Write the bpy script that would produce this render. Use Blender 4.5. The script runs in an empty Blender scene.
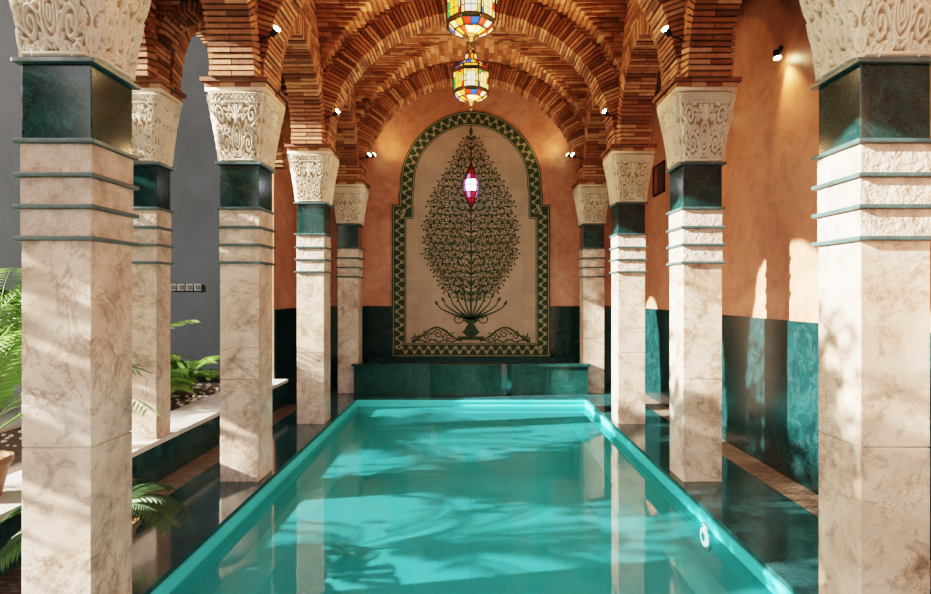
import bpy, math, random
import numpy as np
from mathutils import Vector, Matrix
random.seed(7)
S=bpy.context.scene
COL=S.collection
S.view_settings.view_transform='Filmic'
S.view_settings.look='Medium High Contrast'
# ---------------------------------------------------------------- materials
def newmat(name):
    m=bpy.data.materials.new(name); m.use_nodes=True
    nt=m.node_tree; b=nt.nodes['Principled BSDF']
    return m,nt,b
def ramp(nt,fac,stops):
    r=nt.nodes.new('ShaderNodeValToRGB'); e=r.color_ramp.elements
    while len(e)<len(stops): e.new(0.5)
    for i,(p,c) in enumerate(stops):
        e[i].position=p; e[i].color=(c[0],c[1],c[2],1)
    nt.links.new(fac,r.inputs['Fac']); return r.outputs['Color']
def coords(nt,rand=True):
    tc=nt.nodes.new('ShaderNodeTexCoord')
    if not rand: return tc.outputs['Object']
    oi=nt.nodes.new('ShaderNodeObjectInfo')
    mu=nt.nodes.new('ShaderNodeMath'); mu.operation='MULTIPLY'; mu.inputs[1].default_value=37.0
    nt.links.new(oi.outputs['Random'],mu.inputs[0])
    ad=nt.nodes.new('ShaderNodeVectorMath'); ad.operation='ADD'
    nt.links.new(tc.outputs['Object'],ad.inputs[0]); nt.links.new(mu.outputs[0],ad.inputs[1])
    return ad.outputs[0]
def noise(nt,vec,scale,detail=6,rough=.6,dist=0):
    n=nt.nodes.new('ShaderNodeTexNoise'); n.inputs['Scale'].default_value=scale
    n.inputs['Detail'].default_value=detail; n.inputs['Roughness'].default_value=rough
    n.inputs['Distortion'].default_value=dist
    nt.links.new(vec,n.inputs['Vector']); return n.outputs['Fac']
def bump(nt,b,h,strength=.3,dist=.01):
    n=nt.nodes.new('ShaderNodeBump'); n.inputs['Strength'].default_value=strength
    n.inputs['Distance'].default_value=dist
    nt.links.new(h,n.inputs['Height']); nt.links.new(n.outputs[0],b.inputs['Normal'])
def mixc(nt,fac,a,b2,mode='MIX'):
    m=nt.nodes.new('ShaderNodeMix'); m.data_type='RGBA'; m.blend_type=mode
    for s,v in ((m.inputs[0],fac),(m.inputs[6],a),(m.inputs[7],b2)):
        if isinstance(v,bpy.types.NodeSocket): nt.links.new(v,s)
        elif isinstance(v,(int,float)): s.default_value=v
        else: s.default_value=(v[0],v[1],v[2],1)
    return m.outputs[2]

def mat_noise(name,stops,scale,rough=.5,dist=0,bumpstr=0,bscale=None,detail=7,bd=.01,spec=.5):
    m,nt,b=newmat(name); v=coords(nt)
    c=ramp(nt,noise(nt,v,scale,detail,.62,dist),stops)
    nt.links.new(c,b.inputs['Base Color']); b.inputs['Roughness'].default_value=rough
    b.inputs['Specular IOR Level'].default_value=spec
    if bumpstr: bump(nt,b,noise(nt,v,bscale or scale*4,5),bumpstr,bd)
    return m

def marble_cream():
    m,nt,b=newmat('cream_marble'); v=coords(nt)
    base=ramp(nt,noise(nt,v,2.6,9,.68,.5),[(.3,(.28,.18,.125)),(.43,(.52,.385,.30)),(.56,(.67,.54,.445)),(.72,(.75,.65,.565))])
    ve=ramp(nt,noise(nt,v,6.5,10,.75,.9),[(.36,(.42,.37,.33)),(.48,(1,1,1)),(1,(1,1,1))])
    c=mixc(nt,.85,base,ve,'MULTIPLY')
    st=ramp(nt,noise(nt,v,1.5,9,.72,1.),[(.484,(1,1,1)),(.5,(.42,.25,.15)),(.516,(1,1,1))])
    c=mixc(nt,.7,c,st,'MULTIPLY')
    nt.links.new(c,b.inputs['Base Color']); b.inputs['Roughness'].default_value=.28
    return m
def marble_green(name='green_marble',dark=(.002,.008,.009),mid=(.005,.026,.026),light=(.045,.115,.105),rough=.12,tile=None,vein=.35):
    m,nt,b=newmat(name); v=coords(nt)
    c=ramp(nt,noise(nt,v,6.,12,.78,.4),[(.32,dark),(.52,mid),(.66,tuple(x*1.5 for x in mid)),(.76,light)])
    ve=ramp(nt,noise(nt,v,3.4,12,.78,.5),[(.492,(0,0,0)),(.5,(.10,.18,.16)),(.508,(0,0,0))])
    c=mixc(nt,vein,c,ve,'ADD')
    if tile:
        tc=nt.nodes.new('ShaderNodeTexCoord')
        mp=nt.nodes.new('ShaderNodeMapping'); mp.inputs['Rotation'].default_value=tile[1]
        nt.links.new(tc.outputs['Object'],mp.inputs[0])
        br=nt.nodes.new('ShaderNodeTexBrick'); br.offset=0
        br.inputs['Scale'].default_value=1; br.inputs['Brick Width'].default_value=tile[0][0]; br.inputs['Row Height'].default_value=tile[0][1]
        br.inputs['Mortar Size'].default_value=.003
        br.inputs['Color1'].default_value=(1,1,1,1); br.inputs['Color2'].default_value=(.65,.7,.7,1); br.inputs['Mortar'].default_value=(.3,.3,.3,1)
        nt.links.new(mp.outputs[0],br.inputs['Vector'])
        c=mixc(nt,1.,c,br.outputs['Color'],'MULTIPLY')
    nt.links.new(c,b.inputs['Base Color']); b.inputs['Roughness'].default_value=rough
    return m
def mat_brick():
    m,nt,b=newmat('fired_brick'); g=nt.nodes.new('ShaderNodeNewGeometry'); v=coords(nt,False)
    c=ramp(nt,g.outputs['Random Per Island'],[(0,(.12,.040,.018)),(.3,(.29,.098,.040)),(.7,(.44,.17,.072)),(1,(.60,.31,.17))])
    n=ramp(nt,noise(nt,v,14,6,.7),[(.3,(.5,.45,.4)),(.6,(1,1,1))])
    c=mixc(nt,.8,c,n,'MULTIPLY')
    nt.links.new(c,b.inputs['Base Color']); b.inputs['Roughness'].default_value=.8
    bump(nt,b,noise(nt,v,60,4),.5,.004); return m
def mat_plain(name,col,rough=.5,metal=0,emis=None,es=0):
    m,nt,b=newmat(name); b.inputs['Base Color'].default_value=(*col,1); b.inputs['Roughness'].default_value=rough
    b.inputs['Metallic'].default_value=metal
    if emis: b.inputs['Emission Color'].default_value=(*emis,1); b.inputs['Emission Strength'].default_value=es
    return m
def mat_grid(name,c1,c2,mort,w,h,rot=(0,0,0),ms=.006,rough=.3,offset=0,nmul=True,bumpy=0):
    m,nt,b=newmat(name); tc=nt.nodes.new('ShaderNodeTexCoord')
    mp=nt.nodes.new('ShaderNodeMapping'); mp.inputs['Rotation'].default_value=rot
    nt.links.new(tc.outputs['Object'],mp.inputs[0])
    br=nt.nodes.new('ShaderNodeTexBrick'); br.offset=offset
    br.inputs['Scale'].default_value=1; br.inputs['Brick Width'].default_value=w; br.inputs['Row Height'].default_value=h
    br.inputs['Mortar Size'].default_value=ms
    for k,c in (('Color1',c1),('Color2',c2),('Mortar',mort)): br.inputs[k].default_value=(*c,1)
    nt.links.new(mp.outputs[0],br.inputs['Vector'])
    c=br.outputs['Color']
    if nmul:
        n=ramp(nt,noise(nt,tc.outputs['Object'],3,7,.65,.5),[(.3,(.75,.75,.75)),(.65,(1,1,1))])
        c=mixc(nt,.8,c,n,'MULTIPLY')
    nt.links.new(c,b.inputs['Base Color']); b.inputs['Roughness'].default_value=rough
    if bumpy: bump(nt,b,br.outputs['Fac'],-bumpy,.005)
    return m
R90=math.pi/2
CREAM=marble_cream()
GREEN=marble_green()
SLAB=marble_green('green_stone_slab',(.02,.045,.050),(.04,.085,.09),(.12,.19,.18),.35)
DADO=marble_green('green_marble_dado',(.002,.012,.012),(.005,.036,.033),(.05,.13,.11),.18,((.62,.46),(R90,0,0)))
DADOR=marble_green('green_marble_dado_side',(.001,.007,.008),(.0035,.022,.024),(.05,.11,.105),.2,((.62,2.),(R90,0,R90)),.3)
DECK=marble_green('polished_green_deck',(.005,.022,.026),(.016,.060,.066),(.06,.15,.15),.10,((.6,.6),(0,0,0)))
def mat_carve():
    m,nt,b=newmat('carved_stone'); v=coords(nt)
    c=ramp(nt,noise(nt,v,5,7,.6),[(.3,(.62,.52,.41)),(.55,(.78,.69,.57)),(.75,(.84,.77,.67))])
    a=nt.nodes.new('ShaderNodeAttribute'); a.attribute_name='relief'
    d=ramp(nt,a.outputs['Fac'],[(0,(.46,.34,.23)),(.5,(1,1,1))])  # recess shade put into the colour: grooves go darker tan so carving reads
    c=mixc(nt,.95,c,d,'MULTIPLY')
    nt.links.new(c,b.inputs['Base Color']); b.inputs['Roughness'].default_value=.75
    bump(nt,b,noise(nt,v,45,5),.3,.006); return m
CARVE=mat_carve()
STONE=mat_noise('plain_carved_stone',[(.3,(.62,.52,.41)),(.55,(.78,.69,.57)),(.75,(.84,.77,.67))],5,.75,0,.3,45)
ROUGH=mat_noise('chiselled_stone',[(.3,(.36,.25,.19)),(.5,(.60,.465,.38)),(.7,(.76,.65,.56))],9,.85,0,1.0,28,bd=.03)
BRICK=mat_brick()
MORTAR=mat_noise('mortar',[(.3,(.055,.028,.016)),(.7,(.13,.068,.04))],12,.95,0,.4,50)
def mat_plaster():
    m,nt,b=newmat('orange_tadelakt_plaster'); v=coords(nt,False)
    c=ramp(nt,noise(nt,v,.9,9,.62,.8),[(.25,(.36,.135,.078)),(.5,(.53,.225,.138)),(.75,(.66,.345,.245))])
    c2=ramp(nt,noise(nt,v,3.5,9,.7,1.5),[(.35,(.66,.57,.52)),(.55,(1,1,1))])
    c=mixc(nt,.8,c,c2,'MULTIPLY')
    nt.links.new(c,b.inputs['Base Color']); b.inputs['Roughness'].default_value=.42
    bump(nt,b,noise(nt,v,9,5),.12,.01); return m
PLASTER=mat_plaster()
GREY=mat_noise('slate_grey_render',[(.3,(.007,.010,.014)),(.7,(.014,.018,.024))],1.6,.9,.3,.2,20,spec=.15)
POOL=mat_grid('turquoise_pool_tile',(.045,.72,.80),(.055,.78,.86),(.03,.60,.68),.3,.3,ms=.004,rough=.3)
POOLW=mat_noise('turquoise_pool_wall',[(.3,(.05,.62,.66)),(.7,(.09,.72,.76))],2,.3)
POOLS=mat_noise('turquoise_step',[(.3,(.14,.80,.84)),(.7,(.20,.86,.89))],2,.3)
PEBB=mat_grid('mosaic_border',(.32,.24,.18),(.12,.08,.06),(.04,.035,.03),.06,.03,ms=.004,rough=.5,offset=.5,bumpy=.5)
WHITEM=mat_noise('white_marble_coping',[(.3,(.44,.42,.39)),(.6,(.66,.64,.61))],3,.3,.8)
SOIL=mat_noise('soil',[(.3,(.04,.025,.018)),(.7,(.11,.07,.045))],8,.95,0,1,30,bd=.03)
PAVE=mat_noise('pale_paving',[(.3,(.4,.42,.41)),(.7,(.55,.57,.55))],2,.5)
WOOD=mat_noise('terracotta',[(.3,(.22,.095,.04)),(.7,(.32,.15,.07))],5,.6)
BRASS=mat_plain('aged_brass',(.16,.09,.04),.35,1)
BLACK=mat_plain('black_metal',(.015,.013,.012),.45,.6)
LEAF=mat_noise('palm_leaf',[(.3,(.03,.11,.012)),(.7,(.17,.34,.04))],3,.45)
LEAFD=mat_noise('dark_leaf',[(.3,(.012,.04,.012)),(.7,(.035,.10,.025))],3,.45)
BARK=mat_noise('bark',[(.3,(.08,.05,.03)),(.7,(.2,.13,.08))],10,.9,0,.8,30)
TILE=mat_grid('cream_zellige_tile',(.44,.32,.24),(.39,.285,.21),(.30,.215,.155),.22,.22,(R90,0,0),.003,.6)
TGREEN=mat_noise('green_glazed_zellige',[(.3,(.014,.034,.018)),(.7,(.040,.072,.038))],9,.7,spec=.2)
TCREAM=mat_noise('cream_glazed_zellige',[(.3,(.25,.235,.155)),(.7,(.38,.35,.24))],9,.6,spec=.3)
LAMPW=mat_plain('lamp_glow',(1,.9,.7),.4,0,(1,.72,.36),120)
LAMPP=mat_plain('pool_lamp_glass',(.9,1,1),.2,0,(.9,1,1),3.0)
def mat_glass():
    m,nt,b=newmat('coloured_glass'); g=nt.nodes.new('ShaderNodeNewGeometry')
    r=nt.nodes.new('ShaderNodeValToRGB'); r.color_ramp.interpolation='CONSTANT'
    cs=[(0,(.9,.48,.04)),(.30,(.70,.03,.01)),(.42,(.02,.09,.6)),(.52,(1,.74,.25)),(.80,(.02,.33,.09)),(.90,(.9,.85,.6))]
    e=r.color_ramp.elements
    while len(e)<len(cs): e.new(.5)
    for i,(p,c) in enumerate(cs): e[i].position=p; e[i].color=(*c,1)
    nt.links.new(g.outputs['Random Per Island'],r.inputs[0])
    nt.links.new(r.outputs[0],b.inputs['Base Color']); nt.links.new(r.outputs[0],b.inputs['Emission Color'])
    b.inputs['Emission Strength'].default_value=1.9; b.inputs['Roughness'].default_value=.1
    return m
CGLASS=mat_glass()
RGLASS=mat_plain('red_glass',(.35,.01,.02),.1,0,(.7,.02,.03),.35)
BGLASS=mat_plain('violet_glass',(.30,.08,.30),.1,0,(.65,.25,.75),1.0)
WGLASS=mat_plain('lit_frosted_glass',(.9,.95,1),.2,0,(.9,.97,1),12)
def mat_water():
    m=bpy.data.materials.new('pool_water'); m.use_nodes=True; nt=m.node_tree
    nt.nodes.clear(); o=nt.nodes.new('ShaderNodeOutputMaterial')
    tc=nt.nodes.new('ShaderNodeTexCoord')
    n=noise(nt,tc.outputs['Object'],2.4,3,.5,.4)
    bp=nt.nodes.new('ShaderNodeBump'); bp.inputs['Strength'].default_value=.05; bp.inputs['Distance'].default_value=.04
    nt.links.new(n,bp.inputs['Height'])
    tr=nt.nodes.new('ShaderNodeBsdfTransparent'); tr.inputs[0].default_value=(.74,.99,1,1)
    df=nt.nodes.new('ShaderNodeBsdfDiffuse'); df.inputs[0].default_value=(.09,.74,.82,1)
    gl=nt.nodes.new('ShaderNodeBsdfGlossy'); gl.inputs['Roughness'].default_value=.03
    fr=nt.nodes.new('ShaderNodeFresnel'); fr.inputs[0].default_value=1.33
    nt.links.new(bp.outputs[0],gl.inputs['Normal']); nt.links.new(bp.outputs[0],fr.inputs['Normal'])
    m1=nt.nodes.new('ShaderNodeMixShader'); m1.inputs[0].default_value=.16
    nt.links.new(tr.outputs[0],m1.inputs[1]); nt.links.new(df.outputs[0],m1.inputs[2])
    m2=nt.nodes.new('ShaderNodeMixShader'); nt.links.new(fr.outputs[0],m2.inputs[0])
    nt.links.new(m1.outputs[0],m2.inputs[1]); nt.links.new(gl.outputs[0],m2.inputs[2])
    nt.links.new(m2.outputs[0],o.inputs[0]); return m
WATER=mat_water()
# ---------------------------------------------------------------- mesh builder
class MB:
    def __init__(s): s.v=[]; s.f=[]; s.m=[]
    def hexa(s,p,mi=0):
        b=len(s.v); s.v+= [tuple(q) for q in p]
        for q in ((0,3,2,1),(4,5,6,7),(0,1,5,4),(1,2,6,5),(2,3,7,6),(3,0,4,7)):
            s.f.append(tuple(b+i for i in q)); s.m.append(mi)
    def box(s,x0,x1,y0,y1,z0,z1,mi=0):
        if x0>x1:x0,x1=x1,x0
        if y0>y1:y0,y1=y1,y0
        s.hexa([(x0,y0,z0),(x1,y0,z0),(x1,y1,z0),(x0,y1,z0),(x0,y0,z1),(x1,y0,z1),(x1,y1,z1),(x0,y1,z1)],mi)
    def poly(s,pts,mi=0):
        b=len(s.v); s.v+=[tuple(p) for p in pts]; s.f.append(tuple(range(b,b+len(pts)))); s.m.append(mi)
    def tube(s,p0,p1,r,n=6,mi=0,r2=None):
        p0=Vector(p0);p1=Vector(p1);d=(p1-p0)
        if d.length<1e-6:return
        d.normalize(); a=d.orthogonal().normalized(); c=d.cross(a); r2=r if r2 is None else r2
        b=len(s.v)
        for p,rr in((p0,r),(p1,r2)):
            for i in range(n):
                t=2*math.pi*i/n; s.v.append(tuple(p+a*math.cos(t)*rr+c*math.sin(t)*rr))
        for i in range(n):
            j=(i+1)%n; s.f.append((b+i,b+j,b+n+j,b+n+i)); s.m.append(mi)
        s.f.append(tuple(b+i for i in range(n))[::-1]); s.m.append(mi)
        s.f.append(tuple(b+n+i for i in range(n))); s.m.append(mi)
    def lathe(s,prof,cx,cy,n=24,mi=0,caps=True):
        b=len(s.v)
        for r,z in prof:
            for i in range(n):
                t=2*math.pi*i/n; s.v.append((cx+r*math.cos(t),cy+r*math.sin(t),z))
        for k in range(len(prof)-1):
            for i in range(n):
                j=(i+1)%n; s.f.append((b+k*n+i,b+k*n+j,b+(k+1)*n+j,b+(k+1)*n+i)); s.m.append(mi)
        if caps:
            s.f.append(tuple(b+i for i in range(n))[::-1]); s.m.append(mi)
            s.f.append(tuple(b+(len(prof)-1)*n+i for i in range(n))); s.m.append(mi)
    def mesh(s,name,mats):
        me=bpy.data.meshes.new(name); me.from_pydata(s.v,[],s.f)
        for m in mats: me.materials.append(m)
        me.polygons.foreach_set('material_index',s.m); me.update(); return me
    def obj(s,name,mats,parent=None,loc=(0,0,0),bev=0):
        o=bpy.data.objects.new(name,s.mesh(name,mats)); COL.objects.link(o); o.location=loc
        if parent: o.parent=parent
        if bev:
            b=o.modifiers.new('bevel','BEVEL'); b.width=bev; b.segments=2; b.limit_method='ANGLE'
        return o
def empty(name,loc=(0,0,0)):
    e=bpy.data.objects.new(name,None); COL.objects.link(e); e.location=loc; e.empty_display_size=.2; return e
def boxobj(name,x0,x1,y0,y1,z0,z1,mat,bev=0):
    m=MB(); m.box(x0,x1,y0,y1,z0,z1); return m.obj(name,[mat],bev=bev)
# ---------------------------------------------------------------- layout
D=1.74; W=.32; OUT=D+W
ROWS=[.55,2.63,4.71,6.79,8.87]
SP=3.27
XR=2.68; XL=-2.75; YB=9.7; YG=8.0; LX=-2.57
PE=1.69
# ---------------------------------------------------------------- capital mesh (carved)
def stroke_points():
    P=[]
    def add(fn,t0,t1,n,w):
        for i in range(n+1):
            t=t0+(t1-t0)*i/n; x,y=fn(t); P.append((x,y,w)); P.append((-x,y,w))
    pi=math.pi
    add(lambda t:(.20*math.sin(t)*(1+.25*math.cos(t)),.36-.22*math.cos(t)),0,pi,60,.026)
    add(lambda t:(.12*math.sin(t),.35-.14*math.cos(t)),0,pi,40,.022)
    add(lambda t:(.045*math.sin(t),.34-.06*math.cos(t)),0,pi,20,.022)
    for a in (.35,.8,1.25): add(lambda t,a=a:(math.sin(a)*t*.20,.60+math.cos(a)*t*.20),.1,1,16,.030)
    add(lambda t:(0,.55+t*.24),0,1,20,.034)
    def sp(cx,cy,r,t0,turn,s=1):
        return lambda t:(cx+s*r*(1-t*.85)*math.cos(t0+turn*t),cy+.8*r*(1-t*.85)*math.sin(t0+turn*t))
    add(sp(.50,.26,.21,pi,-3.2*pi),0,1,110,.028)
    add(sp(.60,.66,.20,-pi/2,3.1*pi),0,1,110,.030)
    add(sp(.88,.46,.10,pi/2,2.4*pi),0,1,50,.024)
    add(sp(.28,.62,.08,0,2.4*pi),0,1,40,.022)
    add(lambda t:(.05+.85*t,.08+.03*math.sin(t*pi*6)),0,1,70,.022)
    add(lambda t:(.965-.04*math.sin(t*pi*5),.08+.74*t),0,1,80,.022)
    for cx,cy,r in ((.50,.26,.28),(.60,.66,.27)):
        for k in range(13):
            a=k*2*pi/13+.2
            add(lambda t,a=a,cx=cx,cy=cy,r=r:(cx+math.cos(a+.3*t)*r*(.80+.32*t),cy+math.sin(a+.3*t)*r*.8*(.80+.32*t)),0,1,6,.024)
    for cx,cy in ((.17,.14),(.88,.20),(.92,.74),(.30,.46),(.82,.33),(.20,.76)):
        for k in range(6):
            a=k*pi/3
            add(lambda t,a=a,cx=cx,cy=cy:(cx+math.cos(a)*.06*t,cy+math.sin(a)*.05*t),.25,1,4,.018)
    for k in range(6):
        c=k*.17
        add(lambda t,c=c:(c+.06*math.cos(t),.90+.035*math.sin(t)),0,2*pi,24,.015)
        add(lambda t,c=c:(c,.885+.03*t),0,1,6,.016)
        add(lambda t,c=c:(c+.085,.87+.06*t),0,1,8,.014)
    for y in (.84,.955): add(lambda t,y=y:(t,y),0,1,80,.016)
    add(lambda t:(t,.03),0,1,80,.024)
    return np.array(P)
def capital_mesh():
    nu,nv=140,150; H=.56
    P=stroke_points()
    u=np.linspace(-1,1,nu); v=np.linspace(0,1,nv)
    U,V=np.meshgrid(u,v); h=np.zeros_like(U)
    for x,y,w in P:
        d2=((U-x)*.36)**2+((V-y)*.56)**2
        ww=w*.42
        h=np.maximum(h,np.exp(-(d2/(ww*ww))**1.5))
    edge=np.clip((1-np.abs(U))/.05,0,1)
    hh=(h*.026)*edge
    Wd=.168+.066*V**1.4
    n=7.
    f=1/((np.abs(U)**n+1)**(1/n)); f=f*(1+.06*V)
    verts=[];faces=[];rel=[]
    for k in range(4):
        c,s=math.cos(k*R90),math.sin(k*R90); base=len(verts)
        X=U*Wd*f; Y=-(Wd*f+hh)
        Xr=X*c-Y*s; Yr=X*s+Y*c; Z=V*H
        verts+=list(zip(Xr.ravel().tolist(),Yr.ravel().tolist(),Z.ravel().tolist()))
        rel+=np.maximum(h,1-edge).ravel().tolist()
        for j in range(nv-1):
            r=base+j*nu
            for i in range(nu-1): faces.append((r+i,r+i+1,r+nu+i+1,r+nu+i))
    m=MB(); m.v=verts; m.f=faces; m.m=[0]*len(faces)
    m.box(-.245,.245,-.245,.245,H-.003,H+.03,1); m.box(-.16,.16,-.16,.16,0,.02,1)
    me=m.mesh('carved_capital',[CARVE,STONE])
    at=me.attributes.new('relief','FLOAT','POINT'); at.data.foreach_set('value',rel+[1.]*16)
    me.polygons.foreach_set('use_smooth',[True]*len(faces)+[False]*12)
    return me
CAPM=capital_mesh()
def col_mesh(w,z0=0):
    h=w/2; m=MB()
    m.box(-h,h,-h,h,z0,z0+.838 if z0==0 else .95,0); m.box(-h,h,-h,h,(.843 if z0==0 else .955),1.80,0)
    m.box(-h+.008,h-.008,-h+.008,h-.008,z0+.01,1.79,0)
    zs=[1.80,1.945,2.09,2.245]
    for i,z in enumerate(zs):
        m.box(-h-.024,h+.024,-h-.024,h+.024,z-.010,z+.010,2)
        if i<3: m.box(-h-.004,h+.004,-h-.004,h+.004,z+.010,zs[i+1]-.010,1)
    m.box(-h,h,-h,h,2.255,2.60,3)
    m.box(-h-.028,h+.028,-h-.028,h+.028,2.60,2.622,2)
    return m.mesh('column_shaft',[CREAM,ROUGH,SLAB,GREEN])
CM=col_mesh(W); CMO=col_mesh(.22,.35)
def column(cx,cy,me,cs=1.,z0=0):
    e=empty('marble_column',(cx,cy,z0))
    o=bpy.data.objects.new('shaft',me); COL.objects.link(o); o.parent=e; o.location=(0,0,-z0)
    b=o.modifiers.new('bevel','BEVEL'); b.width=.004; b.segments=2; b.limit_method='ANGLE'
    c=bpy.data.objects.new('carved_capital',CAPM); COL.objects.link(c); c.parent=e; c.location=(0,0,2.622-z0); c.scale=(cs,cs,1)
    p=MB(); q=.25*cs
    for k,(z,g) in enumerate(((2.622+.592,0.0),(2.622+.628,.025))):
        L=2*(q+g)
        for i in range(4):
            xa=-q-g+i*L/4
            p.box(xa+.002,xa+L/4-.004,-q-g,-.02,z-z0,z-z0+.032,0)
            p.box(xa+.002,xa+L/4-.004,.02,q+g,z-z0,z-z0+.032,0)
        p.box(-q-g+.012,q+g-.012,-q-g+.012,q+g-.012,z-z0-.001,z-z0+.037,1)
    p.obj('brick_impost',[BRICK,MORTAR],e)
    return e
for r in ROWS:
    for s in(-1,1): column(s*(D+W/2)+(.045 if (s>0 and r<3) else 0),r+W/2,CM)
for r in ROWS[1:4]:
    column(-2.58-.11,r+.11,CMO,.72,.35)
# ---------------------------------------------------------------- brick arches
def arch(name,cx,cy,axis,r0,r1,zs,th,zspring=SP,pitch=.055,jit=.009):
    m=MB()
    def P(a,b,z):
        return (cx+a,cy+b,z) if axis=='x' else (cx+b,cy+a,z)
    L=math.pi*r0*(1+zs)/2; n=int(L/pitch)
    for i in range(n):
        t0=math.pi*(i+.16)/n; t1=math.pi*(i+.84)/n
        j=random.uniform(-jit,jit)
        segs=[(-th/2,th/2)] if i%2 else [(-th/2,-.004),(.004,th/2)]
        for b0,b1 in segs:
            k=random.uniform(0,.006)
            pts=[]
            for b in(b0-(k if b0<-.01 else 0),b1+(k if b1>.01 else 0)):
                for (t,r) in((t0,r0+j),(t0,r1+j*.5),(t1,r1+j*.5),(t1,r0+j)):
                    pts.append(P(r*math.cos(t),b,zspring+zs*r*math.sin(t)))
            m.hexa(pts,0)
    K=48
    for i in range(K):
        t0=math.pi*i/K;t1=math.pi*(i+1)/K; pts=[]
        for b in(-th/2+.014,th/2-.014):
            for(t,r) in((t0,r0+.018),(t0,r1-.012),(t1,r1-.012),(t1,r0+.018)):
                pts.append(P(r*math.cos(t),b,zspring+zs*r*math.sin(t)))
        m.hexa(pts,1)
    return m.obj(name,[BRICK,MORTAR])
RI,RO,ZS=1.70,1.94,.95
CH=.043
def layers_fill(m,fn,z0,z1,dz=CH,run='y',chunk=.23):
    z=z0;k=0
    while z<z1-.01:
        for (x0,x1,y0,y1) in fn(z+dz/2):
            if x1-x0<.01 or y1-y0<.01: continue
            m.box(x0+.014,x1-.014,y0+.004,y1-.004,z,z+dz,1)
            a,b=(y0,y1) if run=='y' else (x0,x1)
            p=a-(chunk/2 if k%2 else 0)
            while p<b:
                q0=max(p,a);q1=min(p+chunk,b)
                if q1-q0>.02:
                    jj=random.uniform(-.004,.004)
                    if run=='y': m.box(x0+jj,x1+jj,q0+.004,q1-.004,z+.006,z+dz-.006,0)
                    else: m.box(q0+.004,q1-.004,y0+jj,y1+jj,z+.006,z+dz-.006,0)
                p+=chunk
        z+=dz;k+=1
ZTOP=5.2
for r in ROWS:
    arch('brick_arch',0,r+W/2,'x',RI,RO,ZS,W,pitch=CH)
    m=MB()
    def fn(z,r=r):
        h=(z-SP)/(RO*ZS)
        a=RO*math.sqrt(max(0,1-h*h)) if h<1 else 0
        if a<.02: return [(-OUT,OUT,r+.01,r+W-.01)]
        return [(a+.0,max(OUT,a+.05),r+.01,r+W-.01),(-max(OUT,a+.05),-a,r+.01,r+W-.01)]
    layers_fill(m,fn,SP,ZTOP,run='x')
    m.obj('brick_spandrel_wall',[BRICK,MORTAR])
for r in ROWS[:-1]:
    yc=r+W+.88
    for s in(-1,1):
        arch('brick_arch',s*(D+W/2),yc,'y',.72,.88,1.25,W+.03,pitch=CH-.003)
        m=MB()
        x0,x1=sorted((s*(D+.01),s*(OUT-.01)))
        def fn(z,yc=yc,x0=x0,x1=x1):
            h=(z-SP)/(.88*1.25)
            a=.88*math.sqrt(max(0,1-h*h)) if h<1 else 0
            if a<.02: return [(x0,x1,yc-.88,yc+.88)]
            return [(x0,x1,yc+a,yc+.88),(x0,x1,yc-.88,yc-a)]
        layers_fill(m,fn,SP,ZTOP,run='y')
        m.obj('brick_arcade_wall',[BRICK,MORTAR])
for s in(-1,1):
    m=MB(); x0,x1=sorted((s*(D+.01),s*(OUT-.01)))
    layers_fill(m,lambda z:[(x0,x1,9.19,YB-.02)],4.0,ZTOP,run='y'); m.obj('brick_arcade_wall',[BRICK,MORTAR])
VA,VB,VH=1.97,.88,1.88
m=MB(); NS=46
for bi,r in enumerate(ROWS):
    last=(bi==4)
    yc=r+W+.88
    y_lo,y_hi=r+W,(YB-.01 if last else r+2.08)
    for i in range(2,NS):
        t=math.pi/2*i/NS; a=VA*math.cos(t); b=VB*math.cos(t); z=SP+VH*math.sin(t)
        dz=max(VH*(math.sin(math.pi/2*(i+1)/NS)-math.sin(t)),.022)
        if a>1.735: continue
        if last:
            for sx in(-1,1):
                X0,X1=sorted((sx*(a+.014),sx*1.76)); m.box(X0,X1,y_lo,y_hi,z,z+dz,1)
                p=y_lo-(.1 if i%2 else 0)
                while p<y_hi:
                    q0=max(p,y_lo);q1=min(p+.22,y_hi)
                    if q1-q0>.02:
                        X0,X1=sorted((sx*a,sx*min(a+.13,1.76))); m.box(X0,X1,q0+.003,q1-.003,z-.002,z+dz-.012,0)
                    p+=.22
            continue
        for sx in(-1,1):
            for sy in(-1,1):
                def bx(xa,xb,ya,yb,za,zb,mi):
                    m.box(sx*xa,sx*xb,yc+sy*ya,yc+sy*yb,za,zb,mi)
                bx(a+.016,1.755,b+.016,.885,z,z+dz,1)
                off=.11 if i%2 else 0
                p=b-off
                while p<.88:
                    q0=max(p,b);q1=min(p+.22,.88)
                    if q1-q0>.02: bx(a+random.uniform(-.005,.005),min(a+.12,1.75),q0+.003,q1-.003,z-.004,z+dz-min(.014,dz*.35),0)
                    p+=.22
                p=a+.12-off
                while p<1.75:
                    q0=max(p,a+.12);q1=min(p+.22,1.75)
                    if q1-q0>.02: bx(q0+.003,q1-.003,b+random.uniform(-.005,.005),min(b+.12,.88),z-.004,z+dz-min(.014,dz*.35),0)
                    p+=.22
m.box(-1.75,1.75,ROWS[0],YB,SP+VH+.01,SP+VH+.06,1)
m.obj('ceiling',[BRICK,MORTAR])
boxobj('roof_slab',-2.95,2.95,.4,YB+.25,5.25,5.45,GREY)
for nm,x0,x1 in(('ceiling_aisle_right',OUT,XR),('ceiling_aisle_left',-2.80,-OUT)):
    m=MB(); y=.55;k=0
    m.box(x0,x1,.55,YB,4.93,5.0,1)
    while y<YB-.06:
        m.box(x0+.01,x1-.01,y,y+.042,4.90,4.94,0); y+=.055
    m.obj(nm,[BRICK,MORTAR])
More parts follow.
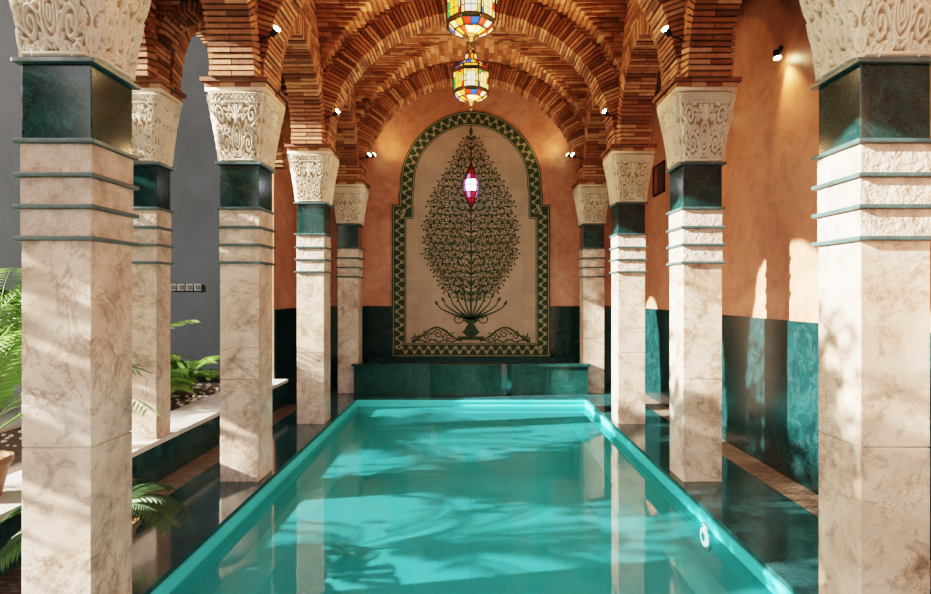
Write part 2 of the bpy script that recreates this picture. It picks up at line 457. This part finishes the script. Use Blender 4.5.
for r in ROWS[1:4]:
    y0,y1=r,r+.22
    m=MB()
    def fn(z,y0=y0,y1=y1):
        return [(-2.80,-2.58,y0,y1)]
    layers_fill(m,fn,SP+.02,4.87,run='x',chunk=.11); m.obj('brick_pier',[BRICK,MORTAR])
    arch('brick_arch',-2.32,r+.12,'x',.19,.258,1.3,.2,pitch=.04,zspring=SP+.35)
    m=MB()
    def fn(z,y0=y0,y1=y1):
        h=(z-SP-.35)/(.258*1.3)
        a=.258*math.sqrt(max(0,1-h*h)) if 0<=h<1 else (0 if h>=1 else .258)
        if a<.01: return [(-2.578,-2.062,y0+.02,y1)]
        return [(-2.32+a,-2.062,y0+.02,y1),(-2.578,-2.32-a,y0+.02,y1)]
    layers_fill(m,fn,SP+.35,4.87,run='x',chunk=.2); m.obj('brick_spandrel_wall',[BRICK,MORTAR])
for (ya,yb) in((.6,2.63),(2.85,4.71),(4.93,6.79),(7.01,7.99)):
    hw=(yb-ya)/2; yc=(ya+yb)/2; zz=min(1.25,1.1/hw)
    arch('brick_arch',-2.69,yc,'y',hw-.15,hw,zz,.24,pitch=.045)
    m=MB()
    def fn(z,hw=hw,yc=yc,zz=zz):
        h=(z-SP)/(hw*zz); a=hw*math.sqrt(max(0,1-h*h)) if h<1 else 0
        if a<.02: return [(-2.79,-2.59,yc-hw,yc+hw)]
        return [(-2.79,-2.59,yc+a,yc+hw),(-2.79,-2.59,yc-hw,yc-a)]
    layers_fill(m,fn,SP,4.87,run='y'); m.obj('brick_arcade_wall',[BRICK,MORTAR])
# ---------------------------------------------------------------- room shell
boxobj('wall_back',XL-.2,XR+.2,YB,YB+.2,-.1,5.25,PLASTER)
m=MB()
wy0,wy1,wz0,wz1=7.95,8.40,2.98,3.36
m.box(XR,XR+.2,-1,wy0,-.1,5.25); m.box(XR,XR+.2,wy1,YB,-.1,5.25)
m.box(XR,XR+.2,wy0,wy1,-.1,wz0); m.box(XR,XR+.2,wy0,wy1,wz1,5.25)
m.obj('wall_right',[PLASTER])
m=MB()
m.box(XR+.15,XR+.17,wy0,wy1,wz0,wz1,1)
for (a,b,c,d) in((wy0-.03,wy1+.03,wz0-.03,wz0),(wy0-.03,wy1+.03,wz1,wz1+.03),(wy0-.03,wy0,wz0,wz1),(wy1,wy1+.03,wz0,wz1)):
    m.box(XR-.015,XR+.0,a,b,c,d,0)
for i in range(1,5): m.tube((XR+.03,wy0+.09*i,wz0),(XR+.03,wy0+.09*i,wz1),.007)
m.obj('window_1',[BLACK,mat_plain('dark_pane',(.01,.012,.015),.1)])
boxobj('wall_left',XL-.2,XL,YG,YB,-.1,5.25,PLASTER)
boxobj('wall_garden_back',-7.5,XL-.2,YG,YG+.2,-.1,6.2,GREY)
boxobj('wall_garden_side',-7.7,-7.5,-1,YG+.2,-.1,2.0,GREY)
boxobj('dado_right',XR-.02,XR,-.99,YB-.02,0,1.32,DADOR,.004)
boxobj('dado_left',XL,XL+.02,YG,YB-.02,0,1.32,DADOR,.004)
m=MB(); m.box(XL+.02,-1.34,YB-.02,YB,0,1.33); m.box(1.34,XR-.02,YB-.02,YB,0,1.33); m.obj('dado_back',[DADO],bev=.004)
# ---------------------------------------------------------------- deck, pool
m=MB()
m.box(PE,2.40,-.5,YB,-.035,0); m.box(-2.32,-PE,-.5,YB,-.035,0); m.box(-PE,PE,8.5,YB,-.035,0)
m.box(-2.75,-2.32,YG,YB,-.035,0); m.box(-2.57,2.68,-1,-.5,-.035,0)
m.obj('floor',[DECK])
m=MB(); m.box(2.40,XR,-.5,YB,-.035,0); m.box(LX,-2.32,-.5,YG,-.035,0)
m.obj('mosaic_floor_border',[PEBB])
m=MB(); PD=-1.05
m.box(-PE-.15,PE+.15,-.65,8.65,PD-.1,PD,0)
m.box(PE+.0,PE+.15,-.5,8.5,PD,-.035,1); m.box(-PE-.15,-PE,-.5,8.5,PD,-.035,1)
m.box(-PE,PE,8.5,8.65,PD,-.035,1); m.box(-PE,PE,-.65,-.5,PD,-.035,1)
m.box(PE-.22,PE-.001,-.5,8.28,PD,-.42,2); m.box(-PE+.001,-PE+.28,-.5,8.28,PD,-.42,2); m.box(-PE+.001,PE-.001,8.28,8.499,PD,-.42,2)
m.box(PE-.015,PE,-.5,8.5,-.065,-.036,1); m.box(-PE,-PE+.015,-.5,8.5,-.065,-.036,1); m.box(-PE+.015,PE-.015,8.485,8.5,-.065,-.036,1)
m.obj('swimming_pool',[POOL,POOLW,POOLS])
m=MB(); m.poly([(-PE,-.5,-.13),(PE,-.5,-.13),(PE,8.5,-.13),(-PE,8.5,-.13)]); m.obj('pool_water',[WATER])
e=empty('pool_lamp',(PE-.0,4.12,-.2))
m=MB(); 
for r,x,mi in((.10,-.010,2),(.085,-.014,0),(.065,-.02,1),(.03,-.026,0)):
    m.tube((0,0,0),(x,0,0),r,28,mi)
m.obj('lamp_disc',[mat_plain('lamp_bezel',(.45,.65,.66),.2,.4),LAMPP,mat_plain('lamp_ring',(.05,.18,.20),.4)],e)
m=MB()
m.box(-1.79,1.79,8.76,8.86,0,.43); m.box(-1.73,1.73,8.862,9.675,0,.30)
m.box(-1.82,1.82,8.73,8.862,.43,.468); m.box(-1.73,1.73,9.60,9.675,.3,.468); m.box(-1.73,1.73,8.865,9.6,.30,.40,1)
K=16;pts=[]
for i in range(K+1):
    t=i/K; pts.append((-.62+1.24*t,8.76-.13*math.sin(math.pi*t)**.6))
for i in range(K):
    (xa,ya),(xb,yb)=pts[i],pts[i+1]
    m.hexa([(xa,ya,0),(xb,yb,0),(xb,8.762,0),(xa,8.762,0),(xa,ya,.43),(xb,yb,.43),(xb,8.762,.43),(xa,8.762,.43)])
    m.hexa([(xa,ya-.03,.43),(xb,yb-.03,.43),(xb,8.762,.43),(xa,8.762,.43),(xa,ya-.03,.469),(xb,yb-.03,.469),(xb,8.762,.469),(xa,8.762,.469)])
for x in(-1.2,1.2): m.box(x-.003,x+.003,8.757,8.762,.01,.43,1)
BDK=mat_plain('dark_joint',(.004,.015,.015),.4)
m.obj('fountain_basin',[marble_green('teal_marble',(.003,.018,.017),(.006,.042,.038),(.06,.16,.13),.2),BDK])
m=MB(); m.box(-2.80,LX,-.5,YG,0,.31,0); m.box(-3.05,LX+.02,-.5,YG,.31,.35,1); m.obj('garden_ledge',[DECK,WHITEM])
m=MB(); m.box(-4.2,-3.05,-.5,YG,-.1,.30,0); m.obj('planting_bed',[SOIL])
m=MB(); m.box(-7.5,-4.2,-1,YG,-.1,.33,0); m.obj('floor_garden',[PAVE])
m=MB()
for i in range(200):
    x=random.uniform(-4.1,-3.1); y=random.uniform(4.5,7.9); r=random.uniform(.012,.03)
    m.lathe([(r*.5,.30),(r,.30+r*.4),(r*.5,.30+r*.9)],x,y,6)
m.obj('bed_pebbles',[WHITEM])
e=empty('wall_sockets',(-3.98,YG,1.63))
SG=mat_plain('socket_grey',(.07,.07,.08),.4)
for i in range(4):
    m=MB(); x=-.17+i*.115; m.box(x-.048,x+.048,-.012,0,-.045,.045,0); m.box(x-.03,x+.03,-.015,-.012,-.03,.03,1)
    m.obj('plate_%d'%(i+1),[SG,BLACK],e)
# ---------------------------------------------------------------- tile panel
m=MB()
def outline(off=0):
    pts=[(1.33-off,.47+off),(1.33-off,3.04-off),(1.21-off,3.04-off),(1.21-off,3.20)]
    R=1.19-off; zc=3.40
    a0=math.asin((3.20-zc)/1.19)
    for i in range(1,33):
        t=a0*.6+(math.pi/2-a0*.6)*i/32
        x=R*math.cos(t); z=zc+R*math.sin(t)*(1+.02*max(0,math.sin(t))**6)
        pts.append((x,z))
    return pts+[(-x,z) for x,z in reversed(pts[:-1])]
oo=outline(0)
yf=YB-.03
m.poly([(x,yf,z) for x,z in reversed(oo)],0)
for i in range(len(oo)):
    (xa,za),(xb,zb)=oo[i],oo[(i+1)%len(oo)]
    m.poly([(xa,yf,za),(xb,yf,zb),(xb,YB,zb),(xa,YB,za)],0)
def band(o0,o1,y,mi):
    A,B=outline(o0),outline(o1)
    for i in range(len(A)):
        j=(i+1)%len(A)
        m.poly([(A[i][0],y,A[i][1]),(B[i][0],y,B[i][1]),(B[j][0],y,B[j][1]),(A[j][0],y,A[j][1])],mi)
band(0,.02,yf-.006,1); band(.02,.030,yf-.005,2); band(.030,.215,yf-.003,1); band(.215,.227,yf-.005,2); band(.227,.242,yf-.006,1)
def ribbon(pts,w,y,mi,w1=None):
    n=len(pts); w1=w if w1 is None else w1
    L=[];Rr=[]
    for i,(x,z) in enumerate(pts):
        a=pts[max(0,i-1)];b=pts[min(n-1,i+1)]
        dx,dz=b[0]-a[0],b[1]-a[1]; l=math.hypot(dx,dz) or 1
        ww=(w+(w1-w)*i/(n-1))/2
        L.append((x-dz/l*ww,y,z+dx/l*ww)); Rr.append((x+dz/l*ww,y,z-dx/l*ww))
    for i in range(n-1): m.poly([L[i],L[i+1],Rr[i+1],Rr[i]],mi)
def leaf(x,z,ang,l,w,y,mi):
    c,s=math.cos(ang),math.sin(ang); P=[]
    for (a,b) in((0,0),(.3,.45),(.6,.42),(1,0),(.6,-.42),(.3,-.45)):
        u,v=a*l,b*w; P.append((x+u*c-v*s,y,z+u*s+v*c))
    m.poly(P,mi)
mid=outline(.1225)
tot=0;cum=[0]
loop=mid+[mid[0]]
for i in range(len(loop)-1):
    tot+=math.hypot(loop[i+1][0]-loop[i][0],loop[i+1][1]-loop[i][1]); cum.append(tot)
def at(s):
    s%=tot
    for i in range(len(cum)-1):
        if cum[i+1]>=s:
            f=(s-cum[i])/max(1e-9,cum[i+1]-cum[i]); a,b=loop[i],loop[i+1]
            l=math.hypot(b[0]-a[0],b[1]-a[1]); return (a[0]+(b[0]-a[0])*f,a[1]+(b[1]-a[1])*f,(b[0]-a[0])/l,(b[1]-a[1])/l)
nw=int(tot/.15); pts=[]
for i in range(nw*14+1):
    s=tot*i/(nw*14); x,z,tx,tz=at(s); o=.055*math.sin(2*math.pi*i/14); pts.append((x-tz*o,z+tx*o))
ribbon(pts,.011,yf-.008,2)
for k in range(nw*2):
    s=tot*(k+.5)/(nw*2); x,z,tx,tz=at(s); sg=1 if k%2 else -1
    cx,cz=x-tz*(-.04*sg),z+tx*(-.04*sg)
    sp=[(cx+(.032*(1-.8*t/14))*math.cos(sg*t*.62+1),cz+(.032*(1-.8*t/14))*math.sin(sg*t*.62+1)) for t in range(15)]
    ribbon(sp,.009,yf-.009,2)
    ang=math.atan2(tz,tx)
    for q in(-.9,.9,2.4,-2.2): leaf(cx,cz,ang+q*sg,.045,.016,yf-.0095,2)
def hw(z):
    K=[(1.42,.16),(1.6,.42),(1.9,.66),(2.3,.79),(2.7,.82),(3.1,.70),(3.5,.48),(3.9,.24),(4.26,.02)]
    for i in range(len(K)-1):
        if K[i][0]<=z<=K[i+1][0]:
            f=(z-K[i][0])/(K[i+1][0]-K[i][0]); return K[i][1]+(K[i+1][1]-K[i][1])*f
    return 0
yt=yf-.005
def both(fn): 
    fn(1); fn(-1)
rr=random.Random(3)
z=1.50;row=0
while z<4.2:
    x=.08+(.065 if row%2 else 0)
    while x<hw(z)-.02:
        R=rr.uniform(.052,.070); a0=rr.uniform(0,6.28); dr=1 if rr.random()<.5 else -1; nL=rr.randint(5,7)
        def g(s,x=x,z=z,R=R,a0=a0,dr=dr,nL=nL):
            sp=[(s*(x+R*(1-.85*t/20)*math.cos(a0+dr*t*.5)),z+R*(1-.85*t/20)*math.sin(a0+dr*t*.5)) for t in range(21)]
            ribbon(sp,.016,yt-.001,1,.009)
            for k in range(nL):
                a=a0+k*2*math.pi/nL+.4
                px,pz=x+R*1.0*math.cos(a),z+R*1.0*math.sin(a)
                aa=a+.6*dr
                if s<0: aa=math.pi-aa
                leaf(s*px,pz,aa,.054,.032,yt-.002,1)
            leaf(s*x,z,a0 if s>0 else math.pi-a0,.035,.03,yt-.002,3)
        both(g); x+=.132
    def g2(s,z=z):
        h=hw(z)
        if h>.1: ribbon([(s*(h*t/8*.97),z-.12+.10*(t/8)**.5) for t in range(9)],.014,yt,1,.008)
    both(g2)
    z+=.118;row+=1
ribbon([(0,.95),(0,2),(0,3.5),(0,4.28)],.035,yt-.003,1,.01)
for k in range(16):
    zz=1.5+k*.175
    for s in(-1,1): leaf(0,zz,math.pi/2+s*.7,.11,.04,yt-.004,1)
leaf(0,4.2,R90,.16,.07,yt-.004,1)
for s in(-1,1):
    for k in range(5):
        e1=.12+.11*k
        ribbon([(s*e1*math.sin(t/10*R90)**1.2,1.08+(.52-.06*k)*(t/10)) for t in range(11)],.034,yt-.003,1,.016)
        leaf(s*e1,1.58-.06*k,R90-s*.5,.10,.05,yt-.004,1)
    ribbon([(s*(.22+.11*(1-t/22)*math.cos(t*.42+2)),1.12+.11*(1-t/22)*math.sin(t*.42+2)) for t in range(20)],.02,yt-.003,1)
for (za,zb,wa,wb) in((1.02,1.10,.04,.15),(.90,1.02,.13,.06),(.82,.90,.07,.16),(.76,.82,.22,.22)):
    m.poly([(-wa,yt-.004,za),(wa,yt-.004,za),(wb,yt-.004,zb),(-wb,yt-.004,zb)],1)
for s in(-1,1):
    ribbon([(s*(.15+.85*t/24),.75+.22*math.sin(math.pi*min(1,t/24))**2) for t in range(25)],.03,yt-.003,1)
    ribbon([(s*(.15+.85*t/24),.745+.02*math.sin(t)) for t in range(25)],.022,yt-.003,1)
    for cx,cz,R in((.38,.82,.07),(.56,.86,.085),(.76,.82,.065),(.93,.79,.04)):
        ribbon([(s*(cx+R*(1-t/22)*math.cos(t*.5)),cz+R*(1-t/22)*math.sin(t*.5)) for t in range(20)],.018,yt-.004,1)
        for k in range(5):
            a=k*1.256; leaf(s*(cx+R*math.cos(a)),cz+R*math.sin(a),a if s>0 else math.pi-a,.05,.03,yt-.005,1)
m.obj('zellige_tile_panel',[TILE,TGREEN,TCREAM,mat_noise('ochre_zellige',[(.3,(.18,.12,.04)),(.7,(.28,.17,.06))],8,.6)])
# ---------------------------------------------------------------- lanterns
def chain(m,z0,z1,mi=0):
    z=z0;k=0
    while z<z1:
        r=.012
        for i in range(6):
            a=i*math.pi/3;b=(i+1)*math.pi/3
            f=lambda t:(r*math.cos(t) if k%2 else 0, 0 if k%2 else r*math.cos(t), min(z1,z+.022+.022*math.sin(t)))
            m.tube(f(a),f(b),.0035,4,mi)
        z+=.034;k+=1
def lantern(y,zc,R,ztop):
    e=empty('moroccan_lantern',(0,y,zc))
    n=8
    prof=[(.30,-.235),(.66,-.20),(.90,-.155),(.97,-.14),(.97,.07),(1.04,.085),(.80,.14),(.50,.20),(.34,.225),(.30,.29),(.10,.34)]
    prof=[(r*R,z*1.05*R/.23) for r,z in prof]
    fr=MB(); gl=MB(); KB=3
    def pt(k,i,f=1.): 
        r,z=prof[k]; t=2*math.pi*(i+.5)/n; return Vector((r*f*math.cos(t),r*f*math.sin(t),z))
    for k in range(len(prof)-1):
        for i in range(n):
            fr.tube(pt(k,i),pt(k+1,i),.008,5); fr.tube(pt(k,i),pt(k,i+1),.008 if k not in(3,4,5) else .012,5)
            a,b,c,d=pt(k,i,.985),pt(k,i+1,.985),pt(k+1,i+1,.985),pt(k+1,i,.985)
            if k in(2,4): 
                fr.poly([a,b,c,d]); continue
            if k==KB:
                L=lambda f,g:(a.lerp(b,f)).lerp(d.lerp(c,f),g)
                aw=[(.18,.08),(.82,.08),(.82,.62)]+[(.5+.32*math.cos(t*math.pi/8),.62+.28*math.sin(t*math.pi/8)) for t in range(1,8)]+[(.18,.62)]
                gl.poly([L(*p) for p in aw])
                for q in range(len(aw)): fr.tube(L(*aw[q]),L(*aw[(q+1)%len(aw)]),.005,4)
                fr.tube(L(.5,.08),L(.5,.9),.004,4); fr.tube(L(.18,.36),L(.82,.36),.004,4)
                for(u0,u1,v0,v1) in((.03,.15,.06,.30),(.03,.15,.36,.60),(.85,.97,.06,.30),(.85,.97,.36,.60),(.03,.17,.68,.94),(.83,.97,.68,.94)):
                    gl.poly([L(u0,v0),L(u1,v0),L(u1,v1),L(u0,v1)])
                continue
            for q in range(2):
                f0,f1=q/2,(q+1)/2
                L=lambda f,g:(a.lerp(b,f)).lerp(d.lerp(c,f),g)
                gl.poly([L(f0+.04,.05),L(f1-.04,.05),L(f1-.04,.95),L(f0+.04,.95)])
                if q: fr.tube(L(f0,0),L(f0,1),.006,4)
    for i in range(n):
        fr.tube(pt(len(prof)-1,i),pt(len(prof)-1,i+1),.006,5)
        t=2*math.pi*(i+.5)/n; x,y2=1.04*R*math.cos(t),1.04*R*math.sin(t); zb=.085*1.05*R/.23
        fr.lathe([(.003,zb+.05),(.012,zb+.03),(.006,zb+.01),(.014,zb)][::-1],x,y2,8)
    s=R/.23
    fr.lathe([(.004,-.37*s),(.018,-.33*s),(.008,-.30*s),(.05,-.26*s),(.07,-.245*s)],0,0,12)
    fr.lathe([(.028,.35*s),(.04,.37*s),(.015,.39*s),(.022,.42*s),(.006,.45*s)],0,0,12)
    chain(fr,.45*s,ztop-zc)
    fr.obj('brass_frame',[BRASS],e); gl.obj('glass_panes',[CGLASS],e)
    l=bpy.data.lights.new('lantern_light','POINT'); l.energy=38; l.color=(1,.60,.28); l.shadow_soft_size=.10
    lo=bpy.data.objects.new('lantern_light',l); COL.objects.link(lo); lo.parent=e; lo.location=(0,0,-.5)
lantern(4.87,3.97,.225,4.87); lantern(6.95,4.12,.235,4.87)
e=empty('red_pendant_lantern',(0,9.03,3.25))
fr=MB(); g=MB(); n=8
prof=[(.012,-.36),(.04,-.29),(.085,-.21),(.115,-.11),(.125,-.01),(.115,.08),(.075,.17),(.035,.25),(.012,.34)]
for k in range(len(prof)-1):
    for i in range(n):
        def q(kk,ii,f=1): 
            r,z=prof[kk]; t=2*math.pi*ii/n; return Vector((r*f*math.cos(t),r*f*math.sin(t),z))
        fr.tube(q(k,i),q(k+1,i),.010,5); fr.tube(q(k,i),q(k,i+1),.008,5)
        g.poly([q(k,i,.97),q(k,i+1,.97),q(k+1,i+1,.97),q(k+1,i,.97)],(1 if i in(1,2,5,6) else 2) if k in(3,4) else ((2 if i%2 else 0) if k in(2,5) else 0))
chain(fr,.33,4.87-3.25); fr.lathe([(.003,-.42),(.016,-.385),(.006,-.36)],0,0,8)
fr.obj('frame',[mat_plain('dark_red_metal',(.05,.008,.008),.4,.6)],e); g.obj('glass',[RGLASS,WGLASS,BGLASS],e)
l=bpy.data.lights.new('pendant_light','POINT'); l.energy=6; l.color=(.9,.95,1); l.shadow_soft_size=.15
lo=bpy.data.objects.new('pendant_light',l); COL.objects.link(lo); lo.parent=e; lo.location=(0,-.4,-.1)
# ---------------------------------------------------------------- spotlights
def spot(loc,aim,en=60,ang=95,mount=None):
    loc=Vector(loc); aim=Vector(aim); d=(aim-loc).normalized()
    e=empty('wall_spotlight',loc)
    m=MB(); m.tube((0,0,0),d*.07,.022,16,0,.03); m.tube(d*.071,d*.076,.029,16,1)
    mt=Vector(mount)-loc
    m.tube((0,0,0),mt,.007,8,0); m.tube(mt,mt*.88,.025,12,0)
    m.obj('head',[BLACK,LAMPW],e)
    l=bpy.data.lights.new('spot_beam','SPOT'); l.energy=en; l.color=(1,.57,.24); l.spot_size=math.radians(ang); l.spot_blend=.8; l.shadow_soft_size=.03
    lo=bpy.data.objects.new('spot_beam',l); COL.objects.link(lo); lo.parent=e; lo.location=d*.09
    lo.rotation_euler=d.to_track_quat('-Z','Y').to_euler()
for r in ROWS[1:5]:
    for s in(-1,1):
        x=s*1.60
        spot((x,r-.10,3.62),(-s*.2,r-1.25,4.9),(140 if r<8 else 110),125,(s*1.76,r+.0,3.62))
spot((2.60,4.9,3.62),(2.74,4.5,2.0),70,75,(2.68,4.95,3.66))
spot((2.60,6.6,3.62),(2.74,6.2,2.0),55,75,(2.68,6.65,3.66))
for s in(-1,1): spot((s*1.62,9.30,3.75),(s*.9,9.75,4.5),22,120,(s*1.75,9.30,3.75+.3))  # added pair tucked behind the last arch to brighten the back wall
# ---------------------------------------------------------------- plants
def palm(name,x,y,z,n,L,mat,seed=0,up=1.0,pot=0,leafl=.25,lo=.15):
    rd=random.Random(seed); e=empty(name,(x,y,z)); m=MB()
    for i in range(n):
        az=2*math.pi*i/n+rd.uniform(-.3,.3); el=rd.uniform(.5,1.35)*up; l=L*rd.uniform(.7,1.1)
        p=Vector((0,0,lo)); st=l/16; pts=[p.copy()]
        for k in range(16):
            ang=el-(k/16)**1.3*1.5
            p=p+Vector((math.cos(az)*math.cos(ang),math.sin(az)*math.cos(ang),math.sin(ang)))*st; pts.append(p.copy())
        for k in range(16):
            m.tube(pts[k],pts[k+1],.006*(1-k/18),4,0)
            if k<3: continue
            t=(pts[k+1]-pts[k]).normalized(); sd=t.cross(Vector((0,0,1))).normalized(); upv=sd.cross(t)
            ll=leafl*(.4+math.sin(math.pi*k/17)*.8)
            for hh in(0,.5):
                b=pts[k].lerp(pts[k+1],hh)
                for s in(-1,1):
                    d=(t*.75+sd*s+upv*-.15).normalized(); tip=b+d*ll*rd.uniform(.85,1.1)+Vector((0,0,-.12*ll)); mid=b+d*ll*.45; wv=(t-d*t.dot(d)).normalized()*(.006+.02*leafl)
                    m.poly([b,mid+wv,tip,mid-wv],0)
    m.obj('fronds',[mat],e)
    tr=MB(); tr.lathe([(.05,0),(.045,lo*.6),(.03,lo+.03)],0,0,10); tr.obj('trunk',[BARK],e)
    if pot:
        k=pot; pm=MB(); pm.lathe([(.13*k,0),(.18*k,.22*k),(.20*k,.24*k),(.20*k,.28*k),(.175*k,.28*k),(.17*k,.25*k),(.02,.25*k)],0,0,28); o=pm.obj('pot',[WOOD],e); o.location=(0,0,-.25*k)
    return e
palm('garden_palm',-3.4,6.2,.30,12,.55,LEAF,1,leafl=.2)
palm('garden_palm',-3.5,7.1,.30,12,.6,LEAF,2,leafl=.2)
palm('garden_palm',-3.9,6.4,.30,9,1.1,LEAF,3,up=1.15)
palm('garden_palm',-4.9,5.9,.33,16,1.7,LEAF,4,lo=.4,leafl=.35)
palm('garden_palm',-5.2,6.1,.33,16,1.6,LEAF,5,lo=.7,leafl=.4)
palm('potted_palm',-2.88,3.35,.56,13,1.15,LEAF,8,up=1.12,pot=.84,leafl=.22,lo=.1)
palm('potted_palm',-2.06,3.18,.25,16,.50,LEAFD,6,pot=1,lo=.05,leafl=.12,up=.6)
def tree(x,y,z,h,R,n,seed,trunk=.1):  # unseen trees, added beside the view to break the sunlight into dapples
    rd=random.Random(seed); e=empty('dapple_tree',(x,y,z)); m=MB()
    m.tube((0,0,0),(0.05,0,h*.55),trunk,10,0,trunk*.7)
    for i in range(7):
        a=i*.9; m.tube((.05,0,h*.5),(math.cos(a)*R*.6,math.sin(a)*R*.6,h*.75+.2*math.sin(i*2)),trunk*.45,6,0,.02)
    m.obj('trunk',[BARK],e)
    f=MB()
    cl=[]
    for i in range(26):
        v=Vector((rd.gauss(0,1),rd.gauss(0,1),rd.gauss(0,1))).normalized()*rd.random()**.4
        cl.append(Vector((v.x*R*.8,v.y*R,h*.8+v.z*R*.95)))
    for i in range(n):
        c=rd.choice(cl)+Vector((rd.gauss(0,.2),rd.gauss(0,.2),rd.gauss(0,.2)))*R*.75
        d=Vector((rd.uniform(-1,1),rd.uniform(-1,1),rd.uniform(-1,.5))).normalized(); o=d.orthogonal().normalized()*.035
        L=rd.uniform(.10,.2)
        f.poly([c,c+d*L*.5+o,c+d*L,c+d*L*.5-o],0)
    f.obj('foliage',[LEAFD],e)
tree(-5.6,1.2,.33,3.6,1.35,4600,11); tree(-5.7,3.9,.33,3.3,1.3,4200,12); tree(-5.9,-1.3,.33,3.8,1.4,4000,13)
# ---------------------------------------------------------------- light & camera
w=bpy.data.worlds.new('sky'); S.world=w; w.use_nodes=True; nt=w.node_tree
bg=nt.nodes['Background']
sk=nt.nodes.new('ShaderNodeTexSky'); sk.sky_type='NISHITA'; sk.sun_disc=False; sk.sun_elevation=math.radians(28); sk.sun_rotation=math.radians(250); sk.dust_density=3
mx=nt.nodes.new('ShaderNodeMix'); mx.data_type='RGBA'; mx.blend_type='MULTIPLY'; mx.inputs[0].default_value=1; mx.inputs[7].default_value=(1,.90,.80,1)
nt.links.new(sk.outputs[0],mx.inputs[6]); nt.links.new(mx.outputs[2],bg.inputs[0]); bg.inputs[1].default_value=.48
sl=bpy.data.lights.new('sun','SUN'); sl.energy=46; sl.angle=math.radians(.6); sl.color=(1,.90,.76)
so=bpy.data.objects.new('sun',sl); COL.objects.link(so); so.location=(-10,-3,10)
so.rotation_euler=Vector((.89,.17,-.36)).to_track_quat('-Z','Y').to_euler()
cam=bpy.data.cameras.new('camera'); co=bpy.data.objects.new('camera',cam); COL.objects.link(co)
co.location=(0,0,1.55); co.rotation_euler=(R90,0,0)
cam.sensor_width=36; cam.lens=574/931*36; cam.shift_x=-5.5/931; cam.shift_y=-4/931; cam.clip_start=.05
S.camera=co
